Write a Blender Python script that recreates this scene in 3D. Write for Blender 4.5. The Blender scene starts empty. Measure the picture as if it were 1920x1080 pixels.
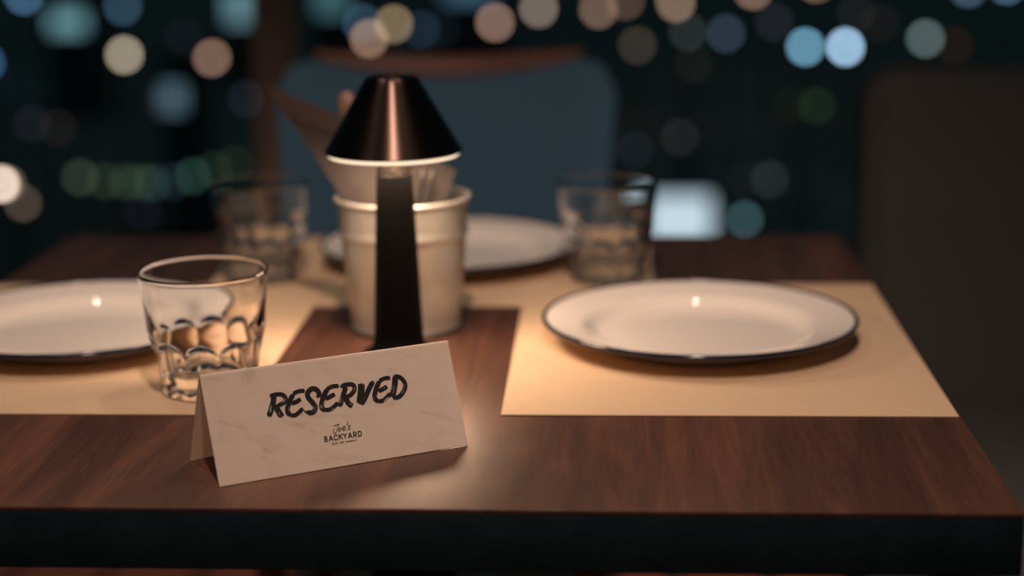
import bpy, bmesh, math, random
from mathutils import Vector, Matrix
PI = math.pi
sc = bpy.context.scene
COL = sc.collection
T = 0.75                                   # height of the table top above the deck

# ---------------------------------------------------------------- camera
cd = bpy.data.cameras.new('camera')
cam = bpy.data.objects.new('camera', cd); COL.objects.link(cam)
Rm = Matrix(((0.9985133, -0.0001901, 0.0545089), (0.0530977, 0.2294890, -0.9718618), (-0.0123245, 0.9733112, 0.2291579)))
cam.matrix_world = Matrix.Translation((0.16353, -0.96493, T + 0.36315)) @ Rm.to_4x4()
cd.sensor_width = 36.0
cd.lens = 3225.45 / 1920 * 36.0
cd.clip_start = 0.01; cd.clip_end = 500
cd.dof.use_dof = True
cd.dof.focus_distance = 1.125
cd.dof.aperture_fstop = 2.35
sc.camera = cam

# ---------------------------------------------------------------- world, lights, exposure
w = bpy.data.worlds.new('night'); sc.world = w; w.use_nodes = True
w.node_tree.nodes['Background'].inputs[0].default_value = (0.34, 0.80, 1.0, 1)
w.node_tree.nodes['Background'].inputs[1].default_value = 0.020
sc.view_settings.view_transform = 'Standard'; sc.view_settings.look = 'None'
sc.view_settings.exposure = 0.0; sc.view_settings.gamma = 1.0
sc.view_settings.use_curve_mapping = False
sc.cycles.use_adaptive_sampling = False

def spot(name, loc, aim, power, color, radius, size, blend):
    l = bpy.data.lights.new(name, 'SPOT'); l.energy = power; l.color = color
    l.shadow_soft_size = radius; l.spot_size = size; l.spot_blend = blend
    o = bpy.data.objects.new(name, l); COL.objects.link(o); o.location = loc
    o.rotation_euler = (Vector(aim) - Vector(loc)).to_track_quat('-Z', 'Y').to_euler()
    return o
# the ceiling downlight above the photographer's seat
spot('ceiling_downlight', (0.13, -0.68, T + 1.43), (0.02, 0.22, T), 70.0, (1.0, 0.75, 0.60), 0.03, math.radians(72), 1.0)
# two weaker downlights over the table; they make the small dots on the plates
spot('ceiling_downlight', (0.29, 0.52, T + 1.60), (0.22, 0.30, T), 11.0, (1.0, 0.80, 0.66), 0.020, math.radians(60), 0.8)
spot('ceiling_downlight', (-0.50, 0.52, T + 1.60), (-0.25, 0.30, T), 11.0, (1.0, 0.80, 0.66), 0.020, math.radians(60), 0.8)

# ---------------------------------------------------------------- helpers
def tag(o, label=None, cat=None, group=None, kind=None):
    if label: o['label'] = label
    if cat: o['category'] = cat
    if group: o['group'] = group
    if kind: o['kind'] = kind
    return o

def thing(name, loc, label, cat, group=None, rz=0.0):
    o = bpy.data.objects.new(name, None); COL.objects.link(o)
    o.empty_display_size = 0.05
    o.location = loc; o.rotation_euler = (0, 0, rz)
    return tag(o, label, cat, group)

def obj(name, bm, mat, parent=None, smooth=True, angle=35, loc=None):
    me = bpy.data.meshes.new(name)
    bmesh.ops.recalc_face_normals(bm, faces=bm.faces[:])
    if smooth:
        for f in bm.faces: f.smooth = True
        for e in bm.edges:
            if len(e.link_faces) == 2 and e.calc_face_angle(0) > math.radians(angle): e.smooth = False
    bm.to_mesh(me); bm.free()
    if mat: me.materials.append(mat)
    o = bpy.data.objects.new(name, me); COL.objects.link(o)
    if parent: o.parent = parent
    if loc: o.location = loc
    return o

def lathe(profile, seg=96, close=False, bm=None, rf=None):
    """profile: [(r,z)...]; r=0 collapses to a pole. rf(theta,r,z)->r"""
    bm = bm or bmesh.new()
    rings = []
    for r, z in profile:
        if r < 1e-7: rings.append([bm.verts.new((0, 0, z))]); continue
        ring = []
        for k in range(seg):
            a = 2 * PI * k / seg
            q = rf(a, r, z) if rf else r
            ring.append(bm.verts.new((q * math.cos(a), q * math.sin(a), z)))
        rings.append(ring)
    prs = list(zip(rings, rings[1:])) + ([(rings[-1], rings[0])] if close else [])
    for A, B in prs:
        for k in range(seg):
            k2 = (k + 1) % seg
            if len(A) == 1 and len(B) == 1: continue
            if len(A) == 1: bm.faces.new((A[0], B[k], B[k2]))
            elif len(B) == 1: bm.faces.new((A[k], B[0], A[k2]))
            else: bm.faces.new((A[k], B[k], B[k2], A[k2]))
    return bm

def box(c, s, bev=0.0, seg=3, bm=None):
    bm = bm or bmesh.new()
    r = bmesh.ops.create_cube(bm, size=1.0)
    vs = r['verts']
    bmesh.ops.scale(bm, vec=s, verts=vs); bmesh.ops.translate(bm, vec=c, verts=vs)
    if bev > 0:
        es = list({e for v in vs for e in v.link_edges})
        bmesh.ops.bevel(bm, geom=es, offset=bev, segments=seg, affect='EDGES', profile=0.5)
    return bm

def tube(pts, r, seg=12, bm=None, flat=1.0):
    """swept tube through pts; r number or list; closed ends"""
    bm = bm or bmesh.new()
    pts = [Vector(p) for p in pts]
    rs = r if isinstance(r, (list, tuple)) else [r] * len(pts)
    rings = []
    up0 = Vector((0, 0, 1))
    for i, p in enumerate(pts):
        t = (pts[min(i + 1, len(pts) - 1)] - pts[max(i - 1, 0)]).normalized()
        up = up0 if abs(t.z) < 0.95 else Vector((0, 1, 0))
        x = t.cross(up).normalized(); y = x.cross(t).normalized()
        rings.append([bm.verts.new(p + x * rs[i] * math.cos(2 * PI * k / seg) + y * rs[i] * flat * math.sin(2 * PI * k / seg)) for k in range(seg)])
    for A, B in zip(rings, rings[1:]):
        for k in range(seg): bm.faces.new((A[k], A[(k + 1) % seg], B[(k + 1) % seg], B[k]))
    bm.faces.new(rings[0]); bm.faces.new(list(reversed(rings[-1])))
    return bm

def sheet(rows, th, bm=None):
    """grid of points (rows of columns) thickened by th along local normals into a closed slab"""
    bm = bm or bmesh.new()
    n, m = len(rows), len(rows[0])
    P = [[Vector(p) for p in r] for r in rows]
    front, back = [], []
    for i in range(n):
        f, b = [], []
        for j in range(m):
            du = P[min(i + 1, n - 1)][j] - P[max(i - 1, 0)][j]
            dv = P[i][min(j + 1, m - 1)] - P[i][max(j - 1, 0)]
            nn = du.cross(dv).normalized() * th * 0.5
            f.append(bm.verts.new(P[i][j] + nn)); b.append(bm.verts.new(P[i][j] - nn))
        front.append(f); back.append(b)
    for i in range(n - 1):
        for j in range(m - 1):
            bm.faces.new((front[i][j], front[i + 1][j], front[i + 1][j + 1], front[i][j + 1]))
            bm.faces.new((back[i][j], back[i][j + 1], back[i + 1][j + 1], back[i + 1][j]))
    for i in range(n - 1):
        for j in (0, m - 1):
            bm.faces.new((front[i][j], front[i + 1][j], back[i + 1][j], back[i][j]))
    for j in range(m - 1):
        for i in (0, n - 1):
            bm.faces.new((front[i][j], front[i][j + 1], back[i][j + 1], back[i][j]))
    return bm

def copy_thing(root, loc, rz=0.0, label=None):
    r = root.copy(); COL.objects.link(r); r.location = loc; r.rotation_euler = (0, 0, rz)
    if label: r['label'] = label
    for ch in list(root.children):
        c = ch.copy(); COL.objects.link(c); c.parent = r
        for g in list(ch.children):
            d = g.copy(); COL.objects.link(d); d.parent = c
    return r

# ---------------------------------------------------------------- materials
def mat(name, color, rough=0.5, metal=0.0, emis=None, es=0.0, trans=0.0, ior=1.45, coat=0.0, spec=None, aniso=0.0):
    m = bpy.data.materials.new(name); m.use_nodes = True
    b = m.node_tree.nodes['Principled BSDF']
    b.inputs['Base Color'].default_value = (*color, 1)
    b.inputs['Roughness'].default_value = rough
    b.inputs['Metallic'].default_value = metal
    b.inputs['IOR'].default_value = ior
    b.inputs['Transmission Weight'].default_value = trans
    b.inputs['Coat Weight'].default_value = coat
    if spec is not None: b.inputs['Specular IOR Level'].default_value = spec
    if aniso: b.inputs['Anisotropic'].default_value = aniso
    if emis:
        b.inputs['Emission Color'].default_value = (*emis, 1); b.inputs['Emission Strength'].default_value = es
    return m

def noise_color(m, cols, scale, vec=(1, 1, 1), detail=6, rough=0.6, pos=None, dist=0.0, coord='Object', bump=0.0):
    nt = m.node_tree; b = nt.nodes['Principled BSDF']
    tc = nt.nodes.new('ShaderNodeTexCoord'); mp = nt.nodes.new('ShaderNodeMapping')
    mp.inputs['Scale'].default_value = vec
    n = nt.nodes.new('ShaderNodeTexNoise'); n.inputs['Scale'].default_value = scale
    n.inputs['Detail'].default_value = detail; n.inputs['Roughness'].default_value = rough
    n.inputs['Distortion'].default_value = dist
    r = nt.nodes.new('ShaderNodeValToRGB')
    el = r.color_ramp.elements
    pos = pos or [0.3 + 0.4 * i / (len(cols) - 1) for i in range(len(cols))]
    while len(el) < len(cols): el.new(0.5)
    for e, c, p in zip(el, cols, pos): e.position = p; e.color = (*c, 1)
    nt.links.new(tc.outputs[coord], mp.inputs[0]); nt.links.new(mp.outputs[0], n.inputs['Vector'])
    nt.links.new(n.outputs['Fac'], r.inputs[0]); nt.links.new(r.outputs[0], b.inputs['Base Color'])
    if bump:
        bp = nt.nodes.new('ShaderNodeBump'); bp.inputs['Strength'].default_value = bump; bp.inputs['Distance'].default_value = 0.001
        nt.links.new(n.outputs['Fac'], bp.inputs['Height']); nt.links.new(bp.outputs[0], b.inputs['Normal'])
    return m, n, r

# table wood: dark walnut with streaks running away from the viewer, pale nicks
M_wood, wn, wr = noise_color(mat('walnut_top', (0.06, 0.03, 0.02), 0.36, spec=1.0, ior=1.58),
    [(0.040, 0.016, 0.011), (0.071, 0.027, 0.017), (0.118, 0.045, 0.026)], 26, (1.0, 0.10, 1.0), 7, 0.62, dist=0.9)
nt = M_wood.node_tree
nt.nodes['Principled BSDF'].inputs['Specular Tint'].default_value = (1.0, 0.80, 0.66, 1)
vor = nt.nodes.new('ShaderNodeTexVoronoi'); vor.inputs['Scale'].default_value = 22
ramp = nt.nodes.new('ShaderNodeValToRGB'); ramp.color_ramp.elements[0].position = 0.012; ramp.color_ramp.elements[0].color = (1, 1, 1, 1)
ramp.color_ramp.elements[1].position = 0.022; ramp.color_ramp.elements[1].color = (0, 0, 0, 1)
mx = nt.nodes.new('ShaderNodeMix'); mx.data_type = 'RGBA'; mx.inputs['B'].default_value = (0.30, 0.16, 0.11, 1)
tcw = nt.nodes.new('ShaderNodeTexCoord')
nt.links.new(tcw.outputs['Object'], vor.inputs['Vector']); nt.links.new(vor.outputs['Distance'], ramp.inputs[0])
# fine open grain on top of the broad streaks
fm = nt.nodes.new('ShaderNodeMapping'); fm.inputs['Scale'].default_value = (1.0, 0.055, 1.0); fm.inputs['Rotation'].default_value = (0, 0, 0.10)
fg = nt.nodes.new('ShaderNodeTexNoise'); fg.inputs['Scale'].default_value = 330; fg.inputs['Detail'].default_value = 4
fr = nt.nodes.new('ShaderNodeMapRange'); fr.inputs['From Min'].default_value = 0.3; fr.inputs['From Max'].default_value = 0.7
fr.inputs['To Min'].default_value = 0.84; fr.inputs['To Max'].default_value = 1.17
fx = nt.nodes.new('ShaderNodeMix'); fx.data_type = 'RGBA'; fx.blend_type = 'MULTIPLY'; fx.inputs['Factor'].default_value = 1.0
nt.links.new(tcw.outputs['Object'], fm.inputs[0]); nt.links.new(fm.outputs[0], fg.inputs['Vector']); nt.links.new(fg.outputs['Fac'], fr.inputs['Value'])
nt.links.new(wr.outputs[0], fx.inputs['A']); nt.links.new(fr.outputs[0], fx.inputs['B'])
nt.links.new(ramp.outputs[0], mx.inputs['Factor']); nt.links.new(fx.outputs['Result'], mx.inputs['A'])
nt.links.new(mx.outputs['Result'], nt.nodes['Principled BSDF'].inputs['Base Color'])
rr = nt.nodes.new('ShaderNodeMapRange'); rr.inputs['To Min'].default_value = 0.34; rr.inputs['To Max'].default_value = 0.46
nt.links.new(wn.outputs['Fac'], rr.inputs['Value']); nt.links.new(rr.outputs[0], nt.nodes['Principled BSDF'].inputs['Roughness'])

M_blackedge = noise_color(mat('black_edge', (0.006, 0.006, 0.006), 0.7, spec=0.08), [(0.006, 0.012, 0.015), (0.010, 0.018, 0.022)], 40)[0]
M_kraft = noise_color(mat('kraft_paper', (0.56, 0.33, 0.15), 0.75, spec=0.25),
    [(0.585, 0.41, 0.265), (0.625, 0.44, 0.285)], 60, (1, 1, 1), 8, 0.7)[0]
M_enamel = mat('white_enamel', (0.81, 0.725, 0.66), 0.05, coat=0.0)
M_navy = mat('navy_enamel', (0.008, 0.010, 0.028), 0.15, coat=0.4)
M_glass = mat('clear_glass', (1.0, 1.0, 1.0), 0.0, trans=1.0, ior=1.46)
M_shade = mat('brushed_black_metal', (0.082, 0.052, 0.042), 0.33, metal=1.0, aniso=0.85)
tg = M_shade.node_tree.nodes.new('ShaderNodeTangent'); tg.direction_type = 'RADIAL'; tg.axis = 'Z'
M_shade.node_tree.nodes['Principled BSDF'].inputs['Anisotropic Rotation'].default_value = 0.25
M_shade.node_tree.links.new(tg.outputs[0], M_shade.node_tree.nodes['Principled BSDF'].inputs['Tangent'])
M_stem = mat('satin_black_metal', (0.0035, 0.0034, 0.0032), 0.5, spec=0.06)
M_neck = noise_color(mat('knurled_metal', (0.25, 0.2, 0.17), 0.35, metal=1.0), [(0.03, 0.025, 0.022), (0.16, 0.13, 0.11)], 260, bump=0.6)[0]
M_diff = mat('lamp_diffuser', (0.9, 0.85, 0.75), 0.5, emis=(1.0, 0.80, 0.56), es=1.25)
M_led = mat('led_panel', (0.9, 0.85, 0.75), 0.5, emis=(1.0, 0.70, 0.48), es=48.0)
M_bucket = noise_color(mat('whitewashed_tin', (0.62, 0.56, 0.50), 0.40, metal=0.55),
    [(0.39, 0.36, 0.33), (0.56, 0.53, 0.49)], 30, (1, 1, 0.4), 5)[0]
M_bare = mat('bare_tin', (0.62, 0.58, 0.54), 0.25, metal=1.0)
M_napkin = noise_color(mat('brown_napkin', (0.4, 0.28, 0.21), 0.85), [(0.044, 0.034, 0.030), (0.060, 0.047, 0.041)], 300, (1, 1, 1), 3)[0]
M_hem = mat('shaded_hem', (0.045, 0.026, 0.020), 0.8)  # shade on the napkin's folded top edge, put into the colour
M_darkwood = noise_color(mat('dark_wood_handle', (0.1, 0.05, 0.03), 0.4), [(0.16, 0.08, 0.055), (0.30, 0.16, 0.11)], 40, (1, 1, 0.2))[0]
M_steel = mat('dull_steel', (0.075, 0.070, 0.068), 0.4, metal=0.9)
M_paper = noise_color(mat('sign_paper', (0.74, 0.70, 0.66), 0.42, spec=0.4),
    [(0.60, 0.50, 0.42), (0.755, 0.635, 0.535), (0.79, 0.665, 0.565)], 55, (0.28, 1.6, 1.6), 9, 0.68, [0.30, 0.46, 0.70], 0.6)[0]
nt = M_paper.node_tree; pb = nt.nodes['Principled BSDF']
tr = nt.nodes.new('ShaderNodeBsdfTranslucent'); tr.inputs[0].default_value = (0.88, 0.74, 0.62, 1)
ms = nt.nodes.new('ShaderNodeMixShader'); ms.inputs[0].default_value = 0.38
nt.links.new(pb.outputs[0], ms.inputs[1]); nt.links.new(tr.outputs[0], ms.inputs[2])
nt.links.new(ms.outputs[0], nt.nodes['Material Output'].inputs[0])
for n_ in nt.nodes:
    if n_.type == 'MAPPING': n_.inputs['Rotation'].default_value = (0, 0, -0.517)
M_ink = mat('black_ink', (0.012, 0.009, 0.008), 0.55, spec=0.3)
M_ink2 = mat('brown_ink', (0.022, 0.010, 0.006), 0.55, spec=0.3)
M_teal = noise_color(mat('teal_fabric', (0.1, 0.3, 0.4), 0.9, spec=0.2), [(0.070, 0.155, 0.235), (0.085, 0.18, 0.27)], 220, bump=0.2)[0]
M_chairwood = noise_color(mat('red_brown_wood', (0.2, 0.08, 0.05), 0.45), [(0.17, 0.075, 0.055), (0.26, 0.11, 0.08)], 30, (0.3, 1, 1))[0]
M_bench = noise_color(mat('brown_upholstery', (0.1, 0.08, 0.07), 0.85, spec=0.2), [(0.112, 0.107, 0.098), (0.142, 0.136, 0.126)], 200, bump=0.2)[0]
M_post = noise_color(mat('brown_post', (0.3, 0.2, 0.15), 0.7), [(0.55, 0.38, 0.30), (0.66, 0.46, 0.36)], 20, (1, 1, 0.1))[0]
M_deck = noise_color(mat('red_deck_board', (0.4, 0.12, 0.06), 0.6), [(0.50, 0.15, 0.08), (0.66, 0.22, 0.12)], 12, (4, 0.3, 1))[0]
M_ground = noise_color(mat('night_ground', (0.1, 0.1, 0.1), 1.0, spec=0.0), [(0.36, 0.33, 0.28), (0.50, 0.46, 0.40)], 0.05)[0]
M_pole = mat('dark_pole', (0.02, 0.022, 0.024), 0.6)
M_facade = noise_color(mat('dark_facade', (0.06, 0.06, 0.06), 1.0, spec=0.0), [(0.10, 0.10, 0.10), (0.16, 0.16, 0.155)], 0.4)[0]

# strokes of the printed words: width and points in mm on the sign face
RESERVED = [
    [3.58, [[26.22, 71.678], [25.525, 65.514], [24.234, 59.203], [22.789, 52.974]]],
    [2.84, [[24.405, 70.791], [26.817, 71.852], [29.352, 70.988], [30.434, 67.218], [29.267, 63.469], [26.351, 61.468]]],
    [3.82, [[25.989, 63.098], [26.936, 56.382], [27.902, 51.165]]],
    [2.72, [[38.412, 71.481], [35.961, 71.777], [33.55, 70.317]]],
    [3.2, [[33.881, 70.356], [31.981, 64.797], [30.671, 59.214], [30.369, 54.426], [31.576, 50.993]]],
    [2.72, [[31.115, 51.381], [33.415, 51.474], [36.578, 56.251]]],
    [2.84, [[32.234, 61.689], [34.291, 62.868], [36.235, 64.623]]],
    [3.33, [[42.309, 63.15], [43.667, 66.498], [42.86, 71.124], [41.113, 72.171], [39.321, 69.117], [39.232, 64.963], [40.635, 59.543], [41.382, 55.489], [40.356, 51.679], [38.509, 51.343], [36.625, 54.723]]],
    [2.72, [[51.99, 71.356], [49.422, 71.677], [46.942, 69.978]]],
    [3.33, [[47.309, 70.391], [45.53, 64.719], [44.19, 59.078], [43.851, 53.872], [45.139, 51.145]]],
    [2.72, [[44.663, 51.463], [47.371, 51.887], [50.587, 56.493]]],
    [2.84, [[45.757, 61.206], [47.905, 62.993], [49.861, 64.394]]],
    [2.84, [[52.329, 70.088], [54.978, 71.514], [57.613, 70.48], [57.864, 65.916], [55.889, 61.578], [53.403, 60.121]]],
    [3.33, [[54.724, 70.441], [53.339, 63.597], [52.046, 57.903], [50.786, 52.606]]],
    [3.58, [[53.656, 61.185], [54.501, 54.762], [55.914, 51.211]]],
    [4.56, [[61.139, 70.621], [60.341, 62.765], [58.905, 52.477]]],
    [3.33, [[66.101, 71.693], [63.134, 62.594], [61.258, 56.284], [59.343, 51.558]]],
    [2.72, [[73.218, 71.843], [70.804, 72.09], [68.406, 70.306]]],
    [3.2, [[68.691, 70.836], [66.794, 64.463], [65.635, 58.653], [65.568, 54.424], [66.893, 51.653]]],
    [2.72, [[66.409, 52.051], [68.863, 52.524], [72.154, 57.996]]],
    [2.84, [[67.322, 61.181], [69.344, 62.675], [71.23, 64.533]]],
    [4.07, [[75.239, 71.805], [74.341, 64.274], [72.39, 53.255]]],
    [2.96, [[74.318, 72.5], [76.853, 71.431], [78.541, 66.4], [78.408, 60.569], [75.766, 54.049], [72.679, 52.536]]]]
LOGO = [
    [0.452, [[47.186, 36.196], [49.367, 37.333]]],
    [0.452, [[49.183, 37.343], [48.493, 33.29], [47.742, 30.791], [46.974, 29.629], [46.52, 30.401], [46.707, 31.993], [47.218, 33.802]]],
    [0.493, [[49.801, 33.792], [49.172, 33.323], [48.829, 31.784], [49.076, 30.864], [49.636, 31.716], [49.797, 33.433]]],
    [0.493, [[50.339, 32.489], [51.102, 32.771], [51.593, 33.984], [51.177, 34.494], [50.558, 33.382], [50.377, 31.727], [50.842, 31.061], [51.773, 31.892]]],
    [0.493, [[52.773, 37.931], [52.899, 36.716], [52.24, 35.281]]],
    [0.493, [[53.808, 34.444], [53.047, 34.215], [52.81, 33.271], [53.281, 32.185], [53.135, 31.127], [52.44, 31.264]]],
    [0.699, [[42.678, 23.757], [42.801, 28.116]]],
    [0.699, [[42.801, 28.116], [43.455, 27.981], [43.609, 27.063], [43.341, 26.062], [42.742, 26.022]]],
    [0.699, [[43.341, 26.062], [43.695, 25.056], [43.459, 23.881], [42.678, 23.757]]],
    [0.699, [[44.463, 23.741], [45.203, 28.101]]],
    [0.699, [[45.272, 28.101], [45.833, 23.729]]],
    [0.699, [[44.771, 24.96], [45.593, 24.954]]],
    [0.699, [[47.834, 27.21], [47.319, 28.089], [46.76, 27.436], [46.514, 25.908], [46.669, 24.246], [47.194, 23.717], [47.759, 24.587]]],
    [0.699, [[48.428, 23.707], [48.554, 28.082]]],
    [0.699, [[49.757, 28.074], [48.551, 25.542]]],
    [0.699, [[48.857, 26.328], [49.701, 23.695]]],
    [0.699, [[50.321, 28.071], [50.874, 25.875]]],
    [0.699, [[51.554, 28.064], [50.874, 25.875]]],
    [0.699, [[50.874, 25.875], [50.81, 23.686]]],
    [0.699, [[52.106, 23.674], [52.874, 28.056]]],
    [0.699, [[52.945, 28.055], [53.529, 23.662]]],
    [0.699, [[52.426, 24.899], [53.28, 24.892]]],
    [0.699, [[54.284, 23.655], [54.413, 28.047]]],
    [0.699, [[54.413, 28.047], [55.229, 27.954], [55.5, 26.941], [55.161, 25.624], [54.338, 25.499]]],
    [0.699, [[54.884, 25.494], [55.444, 23.645]]],
    [0.699, [[56.276, 23.638], [56.406, 28.035]]],
    [0.699, [[56.406, 28.035], [57.114, 27.81], [57.557, 25.826], [56.997, 23.851], [56.276, 23.638]]],
    [0.226, [[45.065, 21.304], [45.276, 20.68]]],
    [0.226, [[45.526, 21.307], [45.276, 20.68]]],
    [0.226, [[45.276, 20.68], [45.257, 20.054]]],
    [0.226, [[45.935, 21.309], [45.716, 20.932], [45.701, 20.431], [45.897, 20.057], [46.116, 20.433], [46.131, 20.934], [45.935, 21.309]]],
    [0.226, [[46.345, 21.311], [46.337, 20.309], [46.537, 20.059], [46.752, 20.311], [46.806, 21.313]]],
    [0.226, [[46.993, 20.061], [47.031, 21.314]]],
    [0.226, [[47.031, 21.314], [47.308, 21.29], [47.4, 21.003], [47.287, 20.626], [47.009, 20.587]]],
    [0.226, [[47.194, 20.588], [47.386, 20.063]]],
    [0.226, [[48.499, 21.321], [48.28, 20.944], [48.264, 20.443], [48.461, 20.067], [48.681, 20.444], [48.696, 20.946], [48.499, 21.321]]],
    [0.226, [[48.91, 21.324], [48.988, 20.069], [49.138, 21.199], [49.219, 20.07], [49.373, 21.326]]],
    [0.226, [[49.515, 20.072], [49.553, 21.327]]],
    [0.226, [[49.553, 21.327], [49.978, 20.074]]],
    [0.226, [[49.978, 20.074], [50.017, 21.329]]],
    [0.226, [[50.802, 20.077], [50.841, 21.333]]],
    [0.226, [[51.266, 20.079], [51.305, 21.335]]],
    [0.226, [[50.821, 20.705], [51.285, 20.707]]],
    [0.226, [[51.447, 20.08], [51.694, 21.337]]],
    [0.226, [[51.718, 21.337], [51.911, 20.082]]],
    [0.226, [[51.55, 20.432], [51.829, 20.433]]],
    [0.226, [[52.092, 20.082], [52.131, 21.34]]],
    [0.226, [[52.131, 21.34], [52.557, 20.084]]],
    [0.226, [[52.557, 20.084], [52.595, 21.342]]],
    [0.226, [[53.234, 21.093], [53.009, 21.344], [52.78, 20.714], [52.97, 20.086], [53.21, 20.339], [53.222, 20.716], [53.036, 20.715]]],
    [0.226, [[53.655, 21.347], [53.434, 20.969], [53.419, 20.465], [53.616, 20.089], [53.838, 20.467], [53.853, 20.971], [53.655, 21.347]]],
    [0.226, [[54.07, 21.349], [54.062, 20.342], [54.264, 20.091], [54.481, 20.344], [54.536, 21.351]]],
    [0.226, [[54.911, 20.094], [54.95, 21.354]]],
    [0.226, [[54.717, 21.352], [55.184, 21.355]]]]
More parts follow.
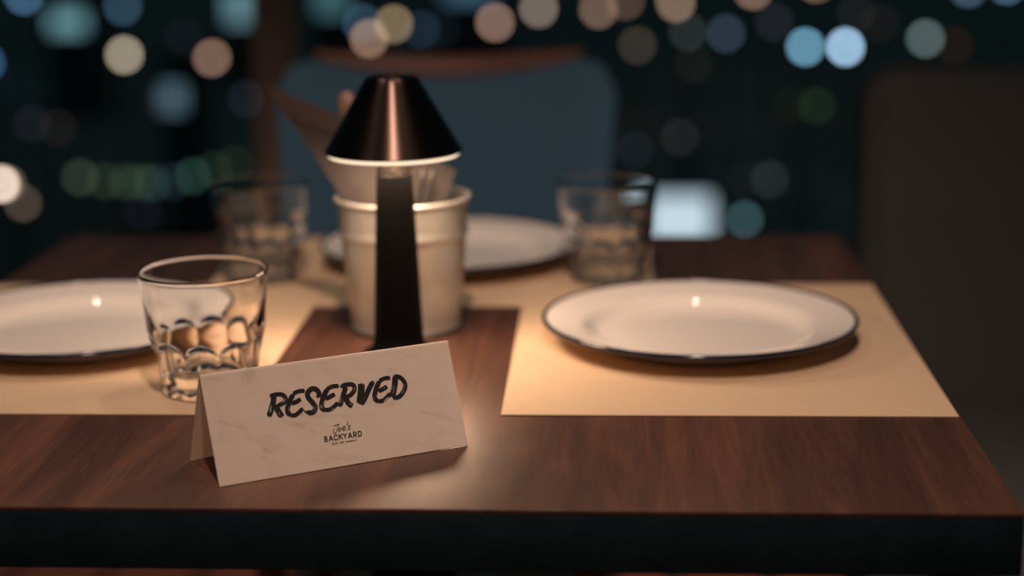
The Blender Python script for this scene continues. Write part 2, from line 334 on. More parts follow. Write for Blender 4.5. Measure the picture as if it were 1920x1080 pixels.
# street lights: x, y, z, radius, glow, label
LIGHTS = [
    [-25.172, 73.719, -3.409, 0.186, [0.78, 1.797, 3.105], "half cut off blue street light at the very top left corner of the photo"],
    [-19.218, 67.944, -3.518, 0.171, [0.405, 0.975, 1.442], "dark blue street light between two bright cyan panels at top left"],
    [-11.201, 39.313, -2.728, 0.101, [5.627, 4.733, 3.448], "cream street light standing alone in the dark upper left"],
    [-9.658, 41.67, -3.035, 0.106, [3.86, 2.28, 1.63], "peach street light just left of the brown wooden post"],
    [-17.565, 47.604, -3.718, 0.122, [0.418, 1.18, 2.515], "thin sliver of blue light on the left photo edge"],
    [-6.729, 49.202, -3.244, 0.124, [4.316, 2.671, 1.814], "pale peach street light right above the lamp shade, the lower of an overlapping pair"],
    [-6.539, 53.599, -3.179, 0.135, [3.613, 2.559, 1.38], "yellow street light above the lamp shade, the upper of an overlapping pair"],
    [-8.477, 60.113, -3.626, 0.151, [0.387, 0.874, 1.315], "teal street light hidden behind the overlapping peach and yellow pair"],
    [-4.969, 47.1, -2.822, 0.119, [0.152, 0.292, 0.493], "dim navy street light right of the yellow light above the lamp"],
    [-5.405, 57.652, -3.691, 0.145, [0.048, 0.073, 0.1], "faintest navy street light over the wooden rail of the teal chair"],
    [-3.449, 55.477, -3.302, 0.139, [4.115, 2.473, 1.885], "rosy street light over the middle of the teal chair"],
    [-2.162, 59.153, -3.127, 0.148, [3.289, 2.559, 2.054], "grey beige street light touching the rosy light over the teal chair"],
    [-0.101, 60.082, -3.247, 0.15, [2.729, 1.7, 1.221], "brownish orange street light over the right end of the teal chair"],
    [0.843, 61.118, -3.028, 0.152, [1.327, 0.798, 0.591], "dim brown street light overlapping the brownish orange one"],
    [2.474, 56.94, -2.817, 0.142, [3.806, 2.504, 1.728], "peach street light at the top edge above a dim green grey light"],
    [2.181, 41.874, -2.511, 0.105, [0.319, 0.38, 0.353], "dim green grey street light below a peach light at the top edge"],
    [3.826, 52.313, -3.452, 0.131, [0.432, 0.606, 0.946], "slate blue street light left of the bright pale blue pair"],
    [0.96, 43.109, -2.942, 0.108, [0.638, 0.474, 0.373], "faint beige blurry light at the right shoulder of the teal chair"],
    [5.029, 41.629, -2.875, 0.104, [2.262, 5.346, 7.457], "pale blue street light, the left and dimmer one of the bright pair"],
    [6.813, 47.574, -3.44, 0.119, [6.121, 9.692, 13.17], "brightest icy blue street light, the right one of the bright pair"],
    [6.567, 75.46, -3.575, 0.186, [3.504, 2.136, 1.53], "peach light cut by the top edge above the slate blue light"],
    [7.637, 61.684, -2.487, 0.152, [3.635, 2.111, 1.307], "orange light cut by the top edge above the bright pale blue pair"],
    [3.967, 34.73, -3.432, 0.088, [0.048, 0.062, 0.025], "very dim green light, left half of the overlapping green pair in the dark"],
    [4.479, 34.535, -3.41, 0.088, [0.106, 0.216, 0.092], "dim green light, right half of the overlapping green pair in the dark"],
    [7.74, 40.636, -2.602, 0.101, [1.369, 1.939, 1.908], "grey green light above the brown bench"],
    [8.99, 43.423, -3.031, 0.108, [0.171, 0.071, 0.024], "dim brownish light above the right part of the brown bench"],
    [1.44, 28.637, -3.19, 0.074, [0.153, 0.178, 0.192], "dim slate light above the lit white billboard"],
    [0.589, 24.382, -2.767, 0.063, [0.086, 0.121, 0.176], "dim blue light above the right water glass"],
    [2.922, 27.91, -3.808, 0.072, [0.22, 0.276, 0.281], "dim grey light up and right of the lit white billboard"],
    [2.067, 22.358, -2.86, 0.058, [0.049, 0.049, 0.046], "very dim grey light directly up from the right end of the lit billboard"],
    [2.025, 21.896, -3.326, 0.057, [0.476, 1.039, 1.15], "grey blue light touching the right end of the lit billboard"],
    [-8.86, 27.804, -3.723, 0.073, [0.371, 0.484, 0.316], "grey green light at the left end of the green row"],
    [-6.914, 22.735, -2.925, 0.06, [0.178, 0.284, 0.161], "second green light from the left end of the green row"],
    [-5.959, 20.463, -2.546, 0.055, [0.207, 0.324, 0.183], "third green light from the left end of the green row"],
    [-7.416, 26.396, -3.56, 0.07, [0.157, 0.279, 0.157], "fourth green light from the left end of the green row"],
    [-6.262, 22.837, -2.968, 0.061, [0.137, 0.327, 0.294], "bluish green light in the middle of the green row"],
    [-6.688, 25.691, -3.433, 0.068, [0.094, 0.186, 0.247], "teal blue light in the gap of the green row"],
    [-5.589, 22.486, -2.812, 0.06, [0.186, 0.486, 0.359], "brightest teal green light in the right half of the green row"],
    [-5.449, 23.199, -2.839, 0.061, [0.118, 0.207, 0.132], "dim green light above the rim of the left rear water glass"],
    [-6.222, 28.068, -3.544, 0.073, [0.113, 0.165, 0.1], "faint green light at the right end of the green row"],
    [-7.845, 21.16, -2.688, 0.057, [13.705, 10.919, 8.853], "bright cream light cut by the left photo edge"],
    [-8.268, 22.561, -2.929, 0.06, [1.699, 1.21, 0.735], "ochre light half hidden behind the bright cream light on the left edge"],
    [-7.469, 20.869, -2.894, 0.056, [0.995, 0.691, 0.541], "brown light just below the bright cream light on the left edge"],
    [-5.419, 19.196, -2.702, 0.052, [0.054, 0.042, 0.109], "dark blue light below the green row"],
    [-10.095, 30.594, -3.25, 0.08, [0.122, 0.083, 0.077], "dim grey light in the dark far left"],
    [-9.624, 27.797, -2.788, 0.073, [0.113, 0.105, 0.164], "faint blue grey light in the dark far left"],
    [-6.322, 29.768, -2.62, 0.077, [0.124, 0.155, 0.224], "dim blue light at the left side of the brown post"],
    [5.999, 59.635, -3.707, 0.148, [0.19, 0.184, 0.242], "faint slate light up and right of the slate blue street light"],
    [7.349, 49.492, -2.66, 0.123, [0.144, 0.119, 0.127], "faint grey light above the bright pale blue pair"],
    [8.678, 53.547, -3.299, 0.133, [0.107, 0.067, 0.06], "faintest grey light right of and above the bright pale blue pair"],
    [14.516, 69.104, -3.178, 0.169, [0.82, 1.332, 2.072], "blue light cut by the top edge above the brown bench"],
    [17.619, 76.101, -3.485, 0.186, [0.99, 2.011, 3.393], "brighter blue light cut by the top edge near the right corner"],
    [2.113, 37.742, -2.872, 0.095, [0.091, 0.089, 0.073], "faint green light under the dim green grey street light"],
    [-9.399, 35.665, -3.441, 0.092, [0.122, 0.105, 0.15], "dim blue light peeking out left of the steel blue lit window"],
    [-10.626, 42.875, -2.63, 0.109, [0.055, 0.063, 0.1], "faint navy light up between the cream and peach street lights"]]
# lit windows: x, y, z, width, height, glow, label
PANELS = [
    [-19.535, 61.558, -3.65, 1.21, 0.663, [0.173, 0.382, 0.43], "large cyan lit window in the far city at upper left"],
    [-14.81, 69.286, -3.65, 0.957, 1.262, [0.149, 0.296, 0.345], "light blue lit window left of the post top"],
    [-9.874, 38.329, -3.65, 0.445, 0.543, [0.106, 0.194, 0.241], "steel blue lit window below the peach street light"],
    [-11.563, 72.762, -3.65, 1.138, 1.138, [0.063, 0.161, 0.181], "teal lit window right of the post top"],
    [-5.831, 74.801, -3.422, 2.093, 0.837, [0.059, 0.135, 0.215], "wide blue lit window behind the rosy street light"]]

# ---------------------------------------------------------------- setting
g = obj('ground', box((0, 60, T - 8.25), (220, 200, 0.5)), M_ground); tag(g, 'dark ground of the city far below the terrace', 'ground', kind='structure')
bm = bmesh.new()
x = -2.4
while x < 2.4:                                        # deck boards run away from the viewer
    box((x + 0.07, 0.55, -0.015), (0.136, 4.3, 0.03), 0.003, 1, bm)
    x += 0.158
floor = obj('floor', bm, M_deck, smooth=False); tag(floor, 'terrace deck of reddish boards under the table', 'floor', kind='structure')
po = obj('trim_1', box((-0.443, 2.2, 1.25), (0.080, 0.080, 2.5), 0.004, 2), M_post); tag(po, 'brown wooden post behind the teal chair', 'post', kind='structure')

# ---------------------------------------------------------------- table
W = 0.8177; D = 0.817; TH = 0.040
table = thing('dining_table', (0, D / 2, 0), 'square dark walnut table with a black front edge, laid for dinner', 'table')
obj('tabletop', box((0, 0, T - 0.0015), (W, D, 0.003), 0.0008, 2), M_wood, table)
eb = obj('edge_band', box((0, 0, T - 0.003 - (TH - 0.003) / 2), (W, D, TH - 0.003), 0.0012, 2), M_blackedge, table); eb['label'] = 'matt black table edge'
obj('pedestal', lathe([(0, 0.03), (0.036, 0.03), (0.036, T - TH - 0.008), (0, T - TH - 0.008)], 32), M_blackedge, table)
obj('base_plate', lathe([(0, 0.0), (0.24, 0.0), (0.24, 0.012), (0.05, 0.03), (0, 0.03)], 48), M_blackedge, table)
obj('bracket', box((0, 0, T - TH - 0.004), (0.3, 0.3, 0.008), 0.002, 1), M_blackedge, table)

# ---------------------------------------------------------------- placemats
def placemat(cx, cy, w_, d_, z, label, rz=0):
    bm = bmesh.new(); n = 14
    rows = [[(w_ * (i / n - 0.5), d_ * (j / n - 0.5), 0.0003) for j in range(n + 1)] for i in range(n + 1)]
    o = obj('paper_placemat', sheet(rows, 0.0005, bm), M_kraft, smooth=False)
    o.location = (cx, cy, z); o.rotation_euler = (0, 0, rz)
    return tag(o, label, 'placemat', 'kraft paper placemats on the table')
placemat(0.0, 0.655, 0.415, 0.303, T, 'kraft paper placemat at the far side of the table, behind the bucket')
placemat(0.2485, 0.3855, 0.3167, 0.4021, T + 0.0006, 'kraft paper placemat under the front plate at the right table edge')
placemat(-0.2525, 0.3830, 0.3167, 0.4021, T + 0.0006, 'kraft paper placemat under the left plate and the front glass')

# ---------------------------------------------------------------- enamel plates
def make_plate(label):
    t = thing('enamel_plate', (0, 0, 0), label, 'plate', 'white enamel plates with navy rims')
    R = 0.1255; Z = 0.84
    top = [(0, 0.0035), (0.070, 0.0035), (0.079, 0.0040), (0.0845, 0.0060), (0.0890, 0.0100), (0.0925, 0.0138), (0.0965, 0.0160),
           (0.104, 0.0172), (0.113, 0.0198), (R - 0.0012, 0.0225)]
    bot = [(R - 0.0012, 0.0210), (0.113, 0.0181), (0.104, 0.0155), (0.097, 0.0130), (0.092, 0.0092), (0.087, 0.0045), (0.083, 0.0012), (0.079, 0.0), (0.074, 0.0012), (0, 0.0012)]
    obj('dish', lathe([(a, b * Z) for a, b in top + bot], 128), M_enamel, t, angle=60)
    ring = [(R + 0.0020 * math.cos(a), 0.0214 * Z + 0.0022 * math.sin(a)) for a in [2 * PI * k / 14 for k in range(14)]]
    rim = obj('rim', lathe(ring, 160, True), M_navy, t, angle=80); rim['label'] = 'navy blue rolled rim'
    return t
MZ = T + 0.0012
pl = make_plate('white enamel plate with navy rim at the front right, in clear view')
pl.location = (0.239, 0.393, MZ)
copy_thing(pl, (-0.268, 0.392, MZ), 0.6, 'white enamel plate with navy rim cut by the left photo edge')
copy_thing(pl, (0.010, 0.692, T + 0.0006), 1.9, 'white enamel plate with navy rim at the far side, behind the bucket')

# ---------------------------------------------------------------- water glasses (faceted tumblers)
def make_glass(label):
    H, RB, RT, NP = 0.0915, 0.0345, 0.0475, 10
    def cone(z): return RB + (RT - RB) * (z / H) ** 0.92
    def outer(a, r, z):
        u = ((a / (2 * PI) * NP) % 1.0) * 2 - 1          # -1..1 across one flute
        arch = 0.0335 + 0.0110 * math.sqrt(max(0.0, 1 - u * u))   # top of the flute
        s = min(1.0, max(0.0, (arch - z) / 0.0055)); s = s * s * (3 - 2 * s)
        lo = min(1.0, max(0.0, z / 0.006))
        bulge = 0.0011 * math.exp(-((z - 0.0475) / 0.009) ** 2)
        flat = r * math.cos(PI / NP) / math.cos(u * PI / NP)
        q = r + bulge
        return q * (1 - s) + (flat - 0.0008 - 0.0006 * (1 - u * u)) * s * lo + r * s * (1 - lo) * 0.985
    prof = [(0, 0.0022), (0.020, 0.0018), (0.027, 0.0008), (0.031, 0.0)]
    n = 64
    out = [(cone(H * k / n), H * k / n) for k in range(1, n + 1)]
    out = [(r, z) for r, z in out if z < H - 0.0016]
    th = 0.0021
    lip = [(RT - th / 2 + th / 2 * math.cos(a), H - 0.0012 + 0.0012 * math.sin(a)) for a in [PI * k / 8 for k in range(9)]]
    inn = []
    m = 44; zb = 0.0165
    for k in range(m + 1):
        z = H - 0.0016 - (H - 0.0016 - zb - 0.006) * k / m
        t_ = th + 0.0022 * (1 - min(1, max(0, (z - 0.03) / 0.04)))
        inn.append((cone(z) - t_, z))
    rl = inn[-1][0]
    fil = [(rl - 0.007 * (1 - math.cos(a)), zb + 0.006 * (1 - math.sin(a))) for a in [PI / 2 * k / 6 for k in range(1, 7)]]
    bmg = bmesh.new()
    def rf(a, r, z): return r
    full = prof + [('o', r, z) for r, z in out] + lip + inn + fil + [(0.012, zb - 0.0008), (0, zb - 0.001)]
    seg = 240
    rings = []
    for p in full:
        isout = p[0] == 'o'
        r, z = (p[1], p[2]) if isout else p
        if r < 1e-7: rings.append([bmg.verts.new((0, 0, z))]); continue
        rings.append([bmg.verts.new(((outer(2 * PI * k / seg, r, z) if isout else r) * math.cos(2 * PI * k / seg),
                                     (outer(2 * PI * k / seg, r, z) if isout else r) * math.sin(2 * PI * k / seg), z)) for k in range(seg)])
    for A, B in zip(rings, rings[1:]):
        for k in range(seg):
            k2 = (k + 1) % seg
            if len(A) == 1: bmg.faces.new((A[0], B[k], B[k2]))
            elif len(B) == 1: bmg.faces.new((A[k], B[0], A[k2]))
            else: bmg.faces.new((A[k], B[k], B[k2], A[k2]))
    o = obj('water_glass', bmg, M_glass, angle=75)
    return tag(o, label, 'glass', 'faceted water glasses on the table')
gl = make_glass('sharp faceted water glass at the front left, just behind the reserved sign')
gl.location = (-0.1285, 0.240, MZ + 0.0003); gl.rotation_euler = (0, 0, 0.12)
for loc, rz, lab in (((-0.161, 0.612, MZ + 0.0003), 0.3, 'blurred faceted water glass at the rear left, between front glass and bucket'),
                     ((0.165, 0.606, MZ + 0.0006), 0.45, 'blurred faceted water glass behind the front plate, beside the lit billboard')):
    c = gl.copy(); COL.objects.link(c); c.location = loc; c.rotation_euler = (0, 0, rz); c['label'] = lab

# ---------------------------------------------------------------- table lamp
lamp = thing('table_lamp', (0.0005, 0.340, T), 'small black cordless table lamp with a cone shade, lit, in the table centre', 'lamp')
obj('base', lathe([(0, 0), (0.0275, 0), (0.0285, 0.001), (0.0285, 0.0035), (0.0275, 0.0048), (0.0235, 0.0068), (0.0205, 0.0105), (0.0193, 0.019), (0, 0.019)], 96), M_stem, lamp, angle=50)
obj('stem', lathe([(0, 0.019), (0.0194, 0.019), (0.0140, 0.146), (0, 0.146)], 96), M_stem, lamp)
def knurl(a, r, z): return r + 0.0004 * math.sin(a * 24) * math.sin(z * 2400)
obj('neck', lathe([(0, 0.146)] + [(0.0134, 0.146 + 0.0012 * k) for k in range(13)] + [(0, 0.1604)], 144, rf=knurl), M_neck, lamp)
zb, zt, rb, rt = 0.1635, 0.2205, 0.0530, 0.0198
def lerp(a, b, t): return a + (b - a) * t
shade_prof = [(rb, zb), (rb + 0.0003, zb + 0.0008)] + [(lerp(rb, rt + 0.0010, k / 16), lerp(zb + 0.001, zt - 0.0015, k / 16)) for k in range(1, 17)] + \
    [(rt - 0.0001, zt - 0.0004), (rt - 0.0013, zt + 0.0004), (rt - 0.003, zt + 0.0007), (0.008, zt + 0.0012), (0, zt + 0.0013)]
inner = [(0, zt - 0.0022), (rt - 0.003, zt - 0.0022)] + [(rb - 0.0016, zb)]
obj('lamp_shade', lathe(shade_prof + inner, 128), M_shade, lamp, angle=50)
obj('diffuser_ring', lathe([(rb - 0.0055, zb + 0.0005), (rb - 0.0022, zb + 0.0005), (rb - 0.0024, zb - 0.0022), (rb - 0.0034, zb - 0.0030), (rb - 0.0055, zb - 0.0022)], 128, True), M_diff, lamp)['label'] = 'glowing cream ring under the shade'
led = lathe([(0.0150, zb + 0.0012), (rb - 0.0058, zb + 0.0012)], 96)
obj('led_panel', led, M_led, lamp)['label'] = 'glowing disc inside the shade'

# ---------------------------------------------------------------- bucket with napkin and cutlery
BX, BY = -0.0045, 0.432
bk = thing('cutlery_bucket', (BX, BY, T), 'small whitewashed tin bucket behind the lamp holding napkin and cutlery', 'bucket')
HB = 0.1135
def rb_(z): return 0.0455 + (0.0548 - 0.0455) * z / HB
wall = [(0, 0.006), (0.0435, 0.006), (0.0445, 0.0), (0.0462, 0.0), (0.0466, 0.003), (0.0460, 0.0055), (rb_(0.008), 0.0075)]
wall += [(rb_(z), z) for z in (0.02, 0.035, 0.05, 0.065, 0.077)]
wall += [(rb_(0.079) + 0.0002, 0.079), (rb_(0.081) + 0.0012, 0.081), (rb_(0.083) + 0.0016, 0.083), (rb_(0.085) + 0.0012, 0.085), (rb_(0.087) + 0.0002, 0.087)]
wall += [(rb_(z), z) for z in (0.092, 0.10, HB - 0.004)]
inn = [(rb_(z) - 0.0009, z) for z in (HB - 0.004, 0.09, 0.07, 0.05, 0.03, 0.0085)] + [(0, 0.0075)]
obj('pail', lathe(wall + inn, 128), M_bucket, bk, angle=70)
rim = [(rb_(HB) + 0.0002 + 0.0020 * math.cos(a), HB - 0.0022 + 0.0022 * math.sin(a)) for a in [2 * PI * k / 12 for k in range(12)]]
obj('rim', lathe(rim, 128, True), M_bucket, bk, angle=80)
foot = [(0.0466, 0.0002), (0.0484, 0.0006), (0.0488, 0.0022), (0.0478, 0.0042), (0.0468, 0.0044)]
obj('foot_ring', lathe(foot, 128, True), M_bare, bk, angle=80)['label'] = 'shiny bare tin foot ring'

# the folded napkin: grid between a lower row inside the bucket and the slanting top edge
def P(x, y, z): return Vector((x, y, z + T))
napk = thing('folded_napkin', (BX, BY, T + 0.0085), 'brown folded napkin with a hem painted in shade leaning left out of the white bucket', 'napkin')
def loc(v): return Vector(v) - Vector((BX, BY, T + 0.0085))
bot_l, bot_r = P(-0.030, 0.425, 0.012), P(0.026, 0.425, 0.012)
mid_l, mid_r = P(-0.0475, 0.4195, 0.105), P(0.030, 0.4195, 0.105)
top_l, top_r = P(-0.1150, 0.446, 0.2000), P(0.0390, 0.446, 0.1310)
def nap_pt(u, v, off=0.0):
    a = bot_l.lerp(bot_r, u); b = mid_l.lerp(mid_r, u); c_ = top_l.lerp(top_r, u)
    c_.z += 0.004 * math.sin(PI * u)
    p = a.lerp(b, v / 0.5) if v < 0.5 else b.lerp(c_, (v - 0.5) / 0.5)
    p.y += -0.010 * math.sin(PI * u) * (1 if v > 0.4 else v / 0.4) + off
    return loc(p)
rows = [[nap_pt(i / 16, j / 20) for j in range(21)] for i in range(17)]
obj('cloth', sheet(rows, 0.0016), M_napkin, napk, angle=60)
rows = [[nap_pt(-0.005 + 0.80 * i / 16, 0.87 + 0.145 * j / 4, -0.0018) for j in range(5)] for i in range(17)]  # strip along the top fold that carries the painted shade
obj('hem', sheet(rows, 0.0012), M_hem, napk, angle=60)['label'] = 'top hem with its shade painted dark brown'

def cutlery(name, p0, p1, r0, r1, label, m, part=None):
    p0, p1 = Vector(p0), Vector(p1)
    t = thing(name, p0, label, 'cutlery', 'cutlery standing in the bucket')
    d = p1 - p0; L = d.length
    def at(s): return d * s
    n = 14
    a = 0.56
    obj('handle', tube([at(a + (1 - a) * k / n) for k in range(n + 1)], [lerp(r0, r1, (k / n)) * (1 if k < n - 1 else (0.86 if k == n - 1 else 0.5)) for k in range(n + 1)], 16, flat=0.62), m, t)
    obj('blade' if name == 'table_knife' else 'tines', tube([at(0.0), at(0.02), at(a * 0.5), at(a)], [0.003, 0.0055, 0.006, r0 * 0.8], 12, flat=0.22), M_steel, t)
    return t
cutlery('table_knife', (-0.012, 0.447, T + 0.0105), (-0.0555, 0.470, T + 0.1935), 0.0060, 0.0092, 'brown wooden knife handle sticking up behind the napkin, left of the lamp shade', M_darkwood)
cutlery('table_fork', (-0.002, 0.4060, T + 0.0105), (0.0235, 0.4085, T + 0.1370), 0.0022, 0.0028, 'dull steel fork right of the lamp stem, the one nearer the bucket edge', M_steel)
cutlery('table_fork', (-0.010, 0.4060, T + 0.0105), (0.0160, 0.4085, T + 0.1375), 0.0022, 0.0028, 'dull steel fork right of the lamp stem, the one nearer the stem', M_steel)

# ---------------------------------------------------------------- reserved sign
FL, FR = Vector((0, 0, 0)), Vector((0.148, 0.084, 0))                 # front feet, from the front left corner
RL, RR = Vector((-0.016, 0.029, 0.0648)), Vector((0.1315, 0.130, 0.060))   # ridge ends
BL, BR = Vector((-0.030, 0.049, 0)), Vector((0.1095, 0.168, 0))       # back feet
sign = thing('reserved_sign', (-0.076, 0.035, T + 0.0003), 'white tent card reading RESERVED with a small logo, in the front centre of the table', 'sign')
def face_pt(s_, t_): return FL.lerp(FR, s_).lerp(RL.lerp(RR, s_), t_)
rows = []
for i in range(17):
    s_ = i / 16
    f_, r_, b_ = FL.lerp(FR, s_), RL.lerp(RR, s_), BL.lerp(BR, s_)
    up = r_ + (r_ - (f_ + b_) / 2) * 0.022
    q0, q1 = f_.lerp(r_, 0.945), b_.lerp(r_, 0.945)
    row = [f_.lerp(q0, k / 10) for k in range(10)]
    for k in range(13):
        t = k / 12
        row.append(q0 * (1 - t) ** 2 + up * 2 * t * (1 - t) + q1 * t * t)
    row += [q1.lerp(b_, k / 10) for k in range(1, 11)]
    rows.append([p + Vector((0, 0, 0.0002)) for p in row])
obj('card', sheet(rows, 0.0006), M_paper, sign, angle=60)
fn = (FR - FL).cross(RL - FL).normalized()
KS, KT = 1.72, 0.75                       # mm per percent of the face's width and height
rng = random.Random(5)
def catmull(pts, n=10):
    pts = [Vector((p[0] * KS, p[1] * KT, 0)) for p in pts]
    if len(pts) == 2: return [pts[0].lerp(pts[1], k / n) for k in range(n + 1)]
    out = []
    ext = [pts[0] * 2 - pts[1]] + pts + [pts[-1] * 2 - pts[-2]]
    for i in range(1, len(ext) - 2):
        p0, p1, p2, p3 = ext[i - 1:i + 3]
        for k in range(n):
            t = k / n
            out.append(0.5 * ((2 * p1) + (p2 - p0) * t + (2 * p0 - 5 * p1 + 4 * p2 - p3) * t * t + (3 * p1 - p0 - 3 * p2 + p3) * t ** 3))
    out.append(pts[-1]); return out
def ribbon(bm, pts, offs0, offs1, lift):
    """flat strip along a 2-D path (mm on the sign face) between two side offsets"""
    vs = []
    for i, p in enumerate(pts):
        t = (pts[min(i + 1, len(pts) - 1)] - pts[max(i - 1, 0)]).normalized()
        n = Vector((-t.y, t.x, 0))
        pr = []
        for o in (offs0, offs1):
            q = (p + n * o) * 0.001
            pr.append(bm.verts.new(face_pt(q.x / KS * 10, q.y / KT * 10) + fn * lift + Vector((0, 0, 0.0002))))
        vs.append(pr)
    for a, b in zip(vs, vs[1:]): bm.faces.new((a[0], b[0], b[1], a[1]))
def brush(bm, w_, pts, lift):
    path = catmull(pts, 12); N = len(path)
    nb = 13
    for b in range(nb):
        o0 = -w_ / 2 + w_ * b / nb - 0.04; o1 = -w_ / 2 + w_ * (b + 1) / nb + 0.04
        edge = abs(b - (nb - 1) / 2) / ((nb - 1) / 2)
        s = int(N * 0.05 * rng.random() + (edge ** 2) * N * 0.05); e = N - int(N * 0.06 * rng.random() + (edge ** 3) * N * 0.05)
        segs = [(s, e)]
        if rng.random() < 0.17 and b not in (0, nb - 1):                 # dry bristle: a gap in the stroke
            g0 = int(N * (0.45 + 0.25 * rng.random())); g1 = min(e - 1, g0 + int(N * (0.12 + 0.2 * rng.random())))
            segs = [(s, g0), (g1, e)]
        for a, z in segs:
            if z - a >= 2: ribbon(bm, path[a:z], o0, o1, lift)
bm = bmesh.new()
for i, (w_, pts) in enumerate(RESERVED): brush(bm, w_, pts, 0.0005 + 0.000004 * i)
obj('lettering', bm, M_ink, sign, smooth=False)['label'] = 'black brush lettering RESERVED'
bm = bmesh.new()
for i, (w_, pts) in enumerate(LOGO):
    path = catmull(pts, 6)
    d0 = (path[0] - path[1]).normalized() * w_ * 0.3; d1 = (path[-1] - path[-2]).normalized() * w_ * 0.3
    path = [path[0] + d0] + path + [path[-1] + d1]
    ribbon(bm, path, -w_ / 2, w_ / 2, 0.0005 + 0.000001 * i)
obj('logo', bm, M_ink2, sign, smooth=False)['label'] = 'small dark brown printed logo'

# ---------------------------------------------------------------- teal chair at the far side
CX, CY = -0.030, 1.05
ch = thing('dining_chair', (CX, CY, 0), 'teal upholstered chair with a curved wooden top rail at the far side of the table', 'chair')
HW = 0.205
def top_z(u):    # u -1..1: low in the middle, high at the shoulders, rounded corners
    z = T + 0.163 - 0.036 * (1 - u * u)
    e = max(0.0, abs(u) - 0.80) / 0.20
    return z - 0.05 * (1 - math.sqrt(max(0, 1 - e * e)))
rows = []
for i in range(33):
    u = -1 + 2 * i / 32
    r_ = []
    for j in range(21):
        v = j / 20
        z = 0.47 + (top_z(u) - 0.47) * v
        r_.append((HW * u * (0.92 + 0.08 * v), 0.075 - 0.05 * u * u + 0.05 * v - 0.01 * math.sin(PI * v), z))
    rows.append(r_)
bk_ = sheet(rows, 0.045)
obj('backrest', bk_, M_teal, ch, angle=70)
rail = []
for i in range(33):
    u = -1 + 2 * i / 32
    rail.append((HW * 0.80 * u, 0.128 - 0.05 * (0.8 * u) ** 2, top_z(0.8 * u) + 0.010))
obj('top_rail', tube(rail, [0.005 + 0.0125 * (1 - (abs(-1 + 2 * i / 32)) ** 2.2) for i in range(33)], 14, flat=1.1), M_chairwood, ch)['label'] = 'red brown wooden top rail'
obj('seat', box((0, -0.12, 0.445), (0.43, 0.40, 0.07), 0.03, 4), M_teal, ch)
for sx in (-1, 1):
    obj('leg', tube([(0.185 * sx, -0.27, 0.0), (0.175 * sx, -0.255, 0.41)], [0.011, 0.017], 14), M_chairwood, ch)
    obj('leg', tube([(0.180 * sx, 0.10, 0.0), (0.170 * sx, 0.055, 0.41), (0.168 * sx, 0.075, 0.55)], [0.011, 0.017, 0.012], 14), M_chairwood, ch)

# ---------------------------------------------------------------- upholstered bench at the right
be = thing('upholstered_bench', (0.80, 1.0, 0), 'dark brown upholstered bench with a rounded end panel to the right of the table', 'bench')
def rounded_panel(x0, x1, y0, y1, z0, z1, rad):
    bm = bmesh.new()
    pts = [(x0, z0), (x1, z0), (x1, z1)]
    for k in range(11):
        a = PI / 2 + PI / 2 * k / 10
        pts.append((x0 + rad + rad * math.cos(a), z1 - rad + rad * math.sin(a)))
    f = bm.faces.new([bm.verts.new((x, y0, z)) for x, z in pts])
    r = bmesh.ops.extrude_face_region(bm, geom=[f])
    bmesh.ops.translate(bm, vec=(0, y1 - y0, 0), verts=[v for v in r['geom'] if isinstance(v, bmesh.types.BMVert)])
    es = [e for e in bm.edges if (abs(e.verts[0].co.y - e.verts[1].co.y) < 1e-6)]
    bmesh.ops.bevel(bm, geom=es, offset=0.018, segments=3, affect='EDGES')
    return bm
obj('end_panel', rounded_panel(-0.300, 0.62, 0.25, 0.37, 0.06, T + 0.122, 0.045), M_bench, be)
obj('seat', box((0.175, -0.31, 0.40), (0.83, 1.10, 0.10), 0.025, 4), M_bench, be)
obj('backrest', box((0.64, -0.31, 0.60), (0.13, 1.10, 0.56), 0.03, 4), M_bench, be)
obj('plinth', box((0.19, -0.28, 0.18), (0.72, 1.04, 0.34), 0.005, 1), M_blackedge, be)
for lx in (-0.13, 0.5):
    for ly in (-0.75, 0.2):
        obj('leg', lathe([(0, 0), (0.018, 0), (0.022, 0.012), (0, 0.012)], 20), M_blackedge, be, loc=(lx, ly, 0))

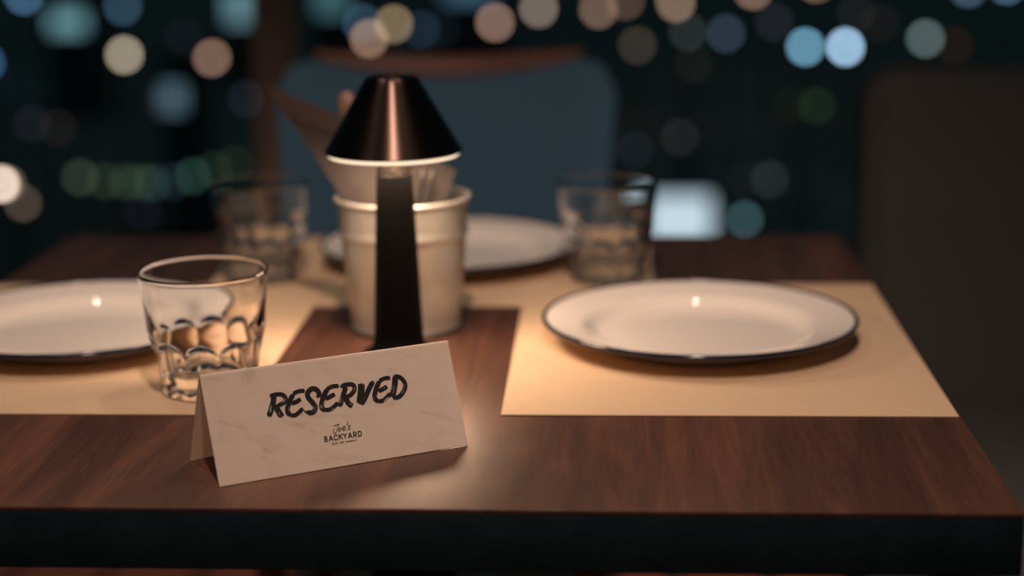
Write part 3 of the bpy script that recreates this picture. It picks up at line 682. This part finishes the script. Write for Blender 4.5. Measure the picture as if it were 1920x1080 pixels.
# ---------------------------------------------------------------- the city below
GZ = T - 8.0
emats = {}
def emat(col):
    k = tuple(col)
    if k not in emats: emats[k] = mat('city_glow', (0.02, 0.02, 0.02), 0.5, emis=col, es=1.0)
    return emats[k]
globe_cache = {}
for x, y, z, r, col, lab in LIGHTS:
    t = thing('street_lamp', (x, y, GZ), lab, 'street light', 'street lights of the city below')
    bm = bmesh.new(); bmesh.ops.create_uvsphere(bm, u_segments=20, v_segments=12, radius=r)
    obj('globe', bm, emat(col), t, loc=(0, 0, z - GZ))
    h = z - GZ - r * 0.9
    obj('pole', lathe([(0, 0), (0.10, 0), (0.10, 0.25), (0.045, 0.35), (0.032, h), (0, h)], 12), M_pole, t)
for i, (x, y, z, w_, h_, col, lab) in enumerate(PANELS):
    bh = z - GZ + h_ * 0.5 + 0.5
    t = thing('city_house', (x, y, GZ), lab.replace('lit window', 'lit window of a dark house'), 'house', 'dark houses of the city below')
    bw = w_ * 1.5
    obj('wall', box((0, 1.3, bh / 2), (bw, 2.2, bh), 0.02, 1), M_facade, t, smooth=False)
    obj('roof', box((0, 1.3, bh + 0.06), (bw + 0.2, 2.4, 0.12), 0.02, 1), M_pole, t, smooth=False)
    f = obj('window', box((0, 0.17, z - GZ), (w_ + 0.12, 0.08, h_ + 0.12), 0.01, 1), M_pole, t, smooth=False)
    obj('pane', box((0, 0.115, z - GZ), (w_, 0.04, h_), 0.005, 1), emat(col), f, smooth=False)
# the lit billboard
bb = thing('lit_billboard', (1.35, 26.62, GZ), 'bright pale blue lit billboard beyond the table, right of the rear right glass', 'billboard')
zc = T - 5.0 - GZ
obj('frame', box((0, 0.09, zc), (1.14, 0.14, 0.90), 0.02, 1), M_pole, bb, smooth=False)
obj('screen', box((0.0, 0.0, zc), (1.02, 0.04, 0.78), 0.01, 1), mat('billboard_glow', (0.02, 0.02, 0.02), 0.5, emis=(0.50, 0.64, 0.72), es=1.1), bb, smooth=False)
for sx in (-0.5, 0.5):
    obj('leg', box((sx, 0.10, (zc - 0.5) / 2), (0.09, 0.09, zc - 0.5), 0.01, 1), M_pole, bb, smooth=False)
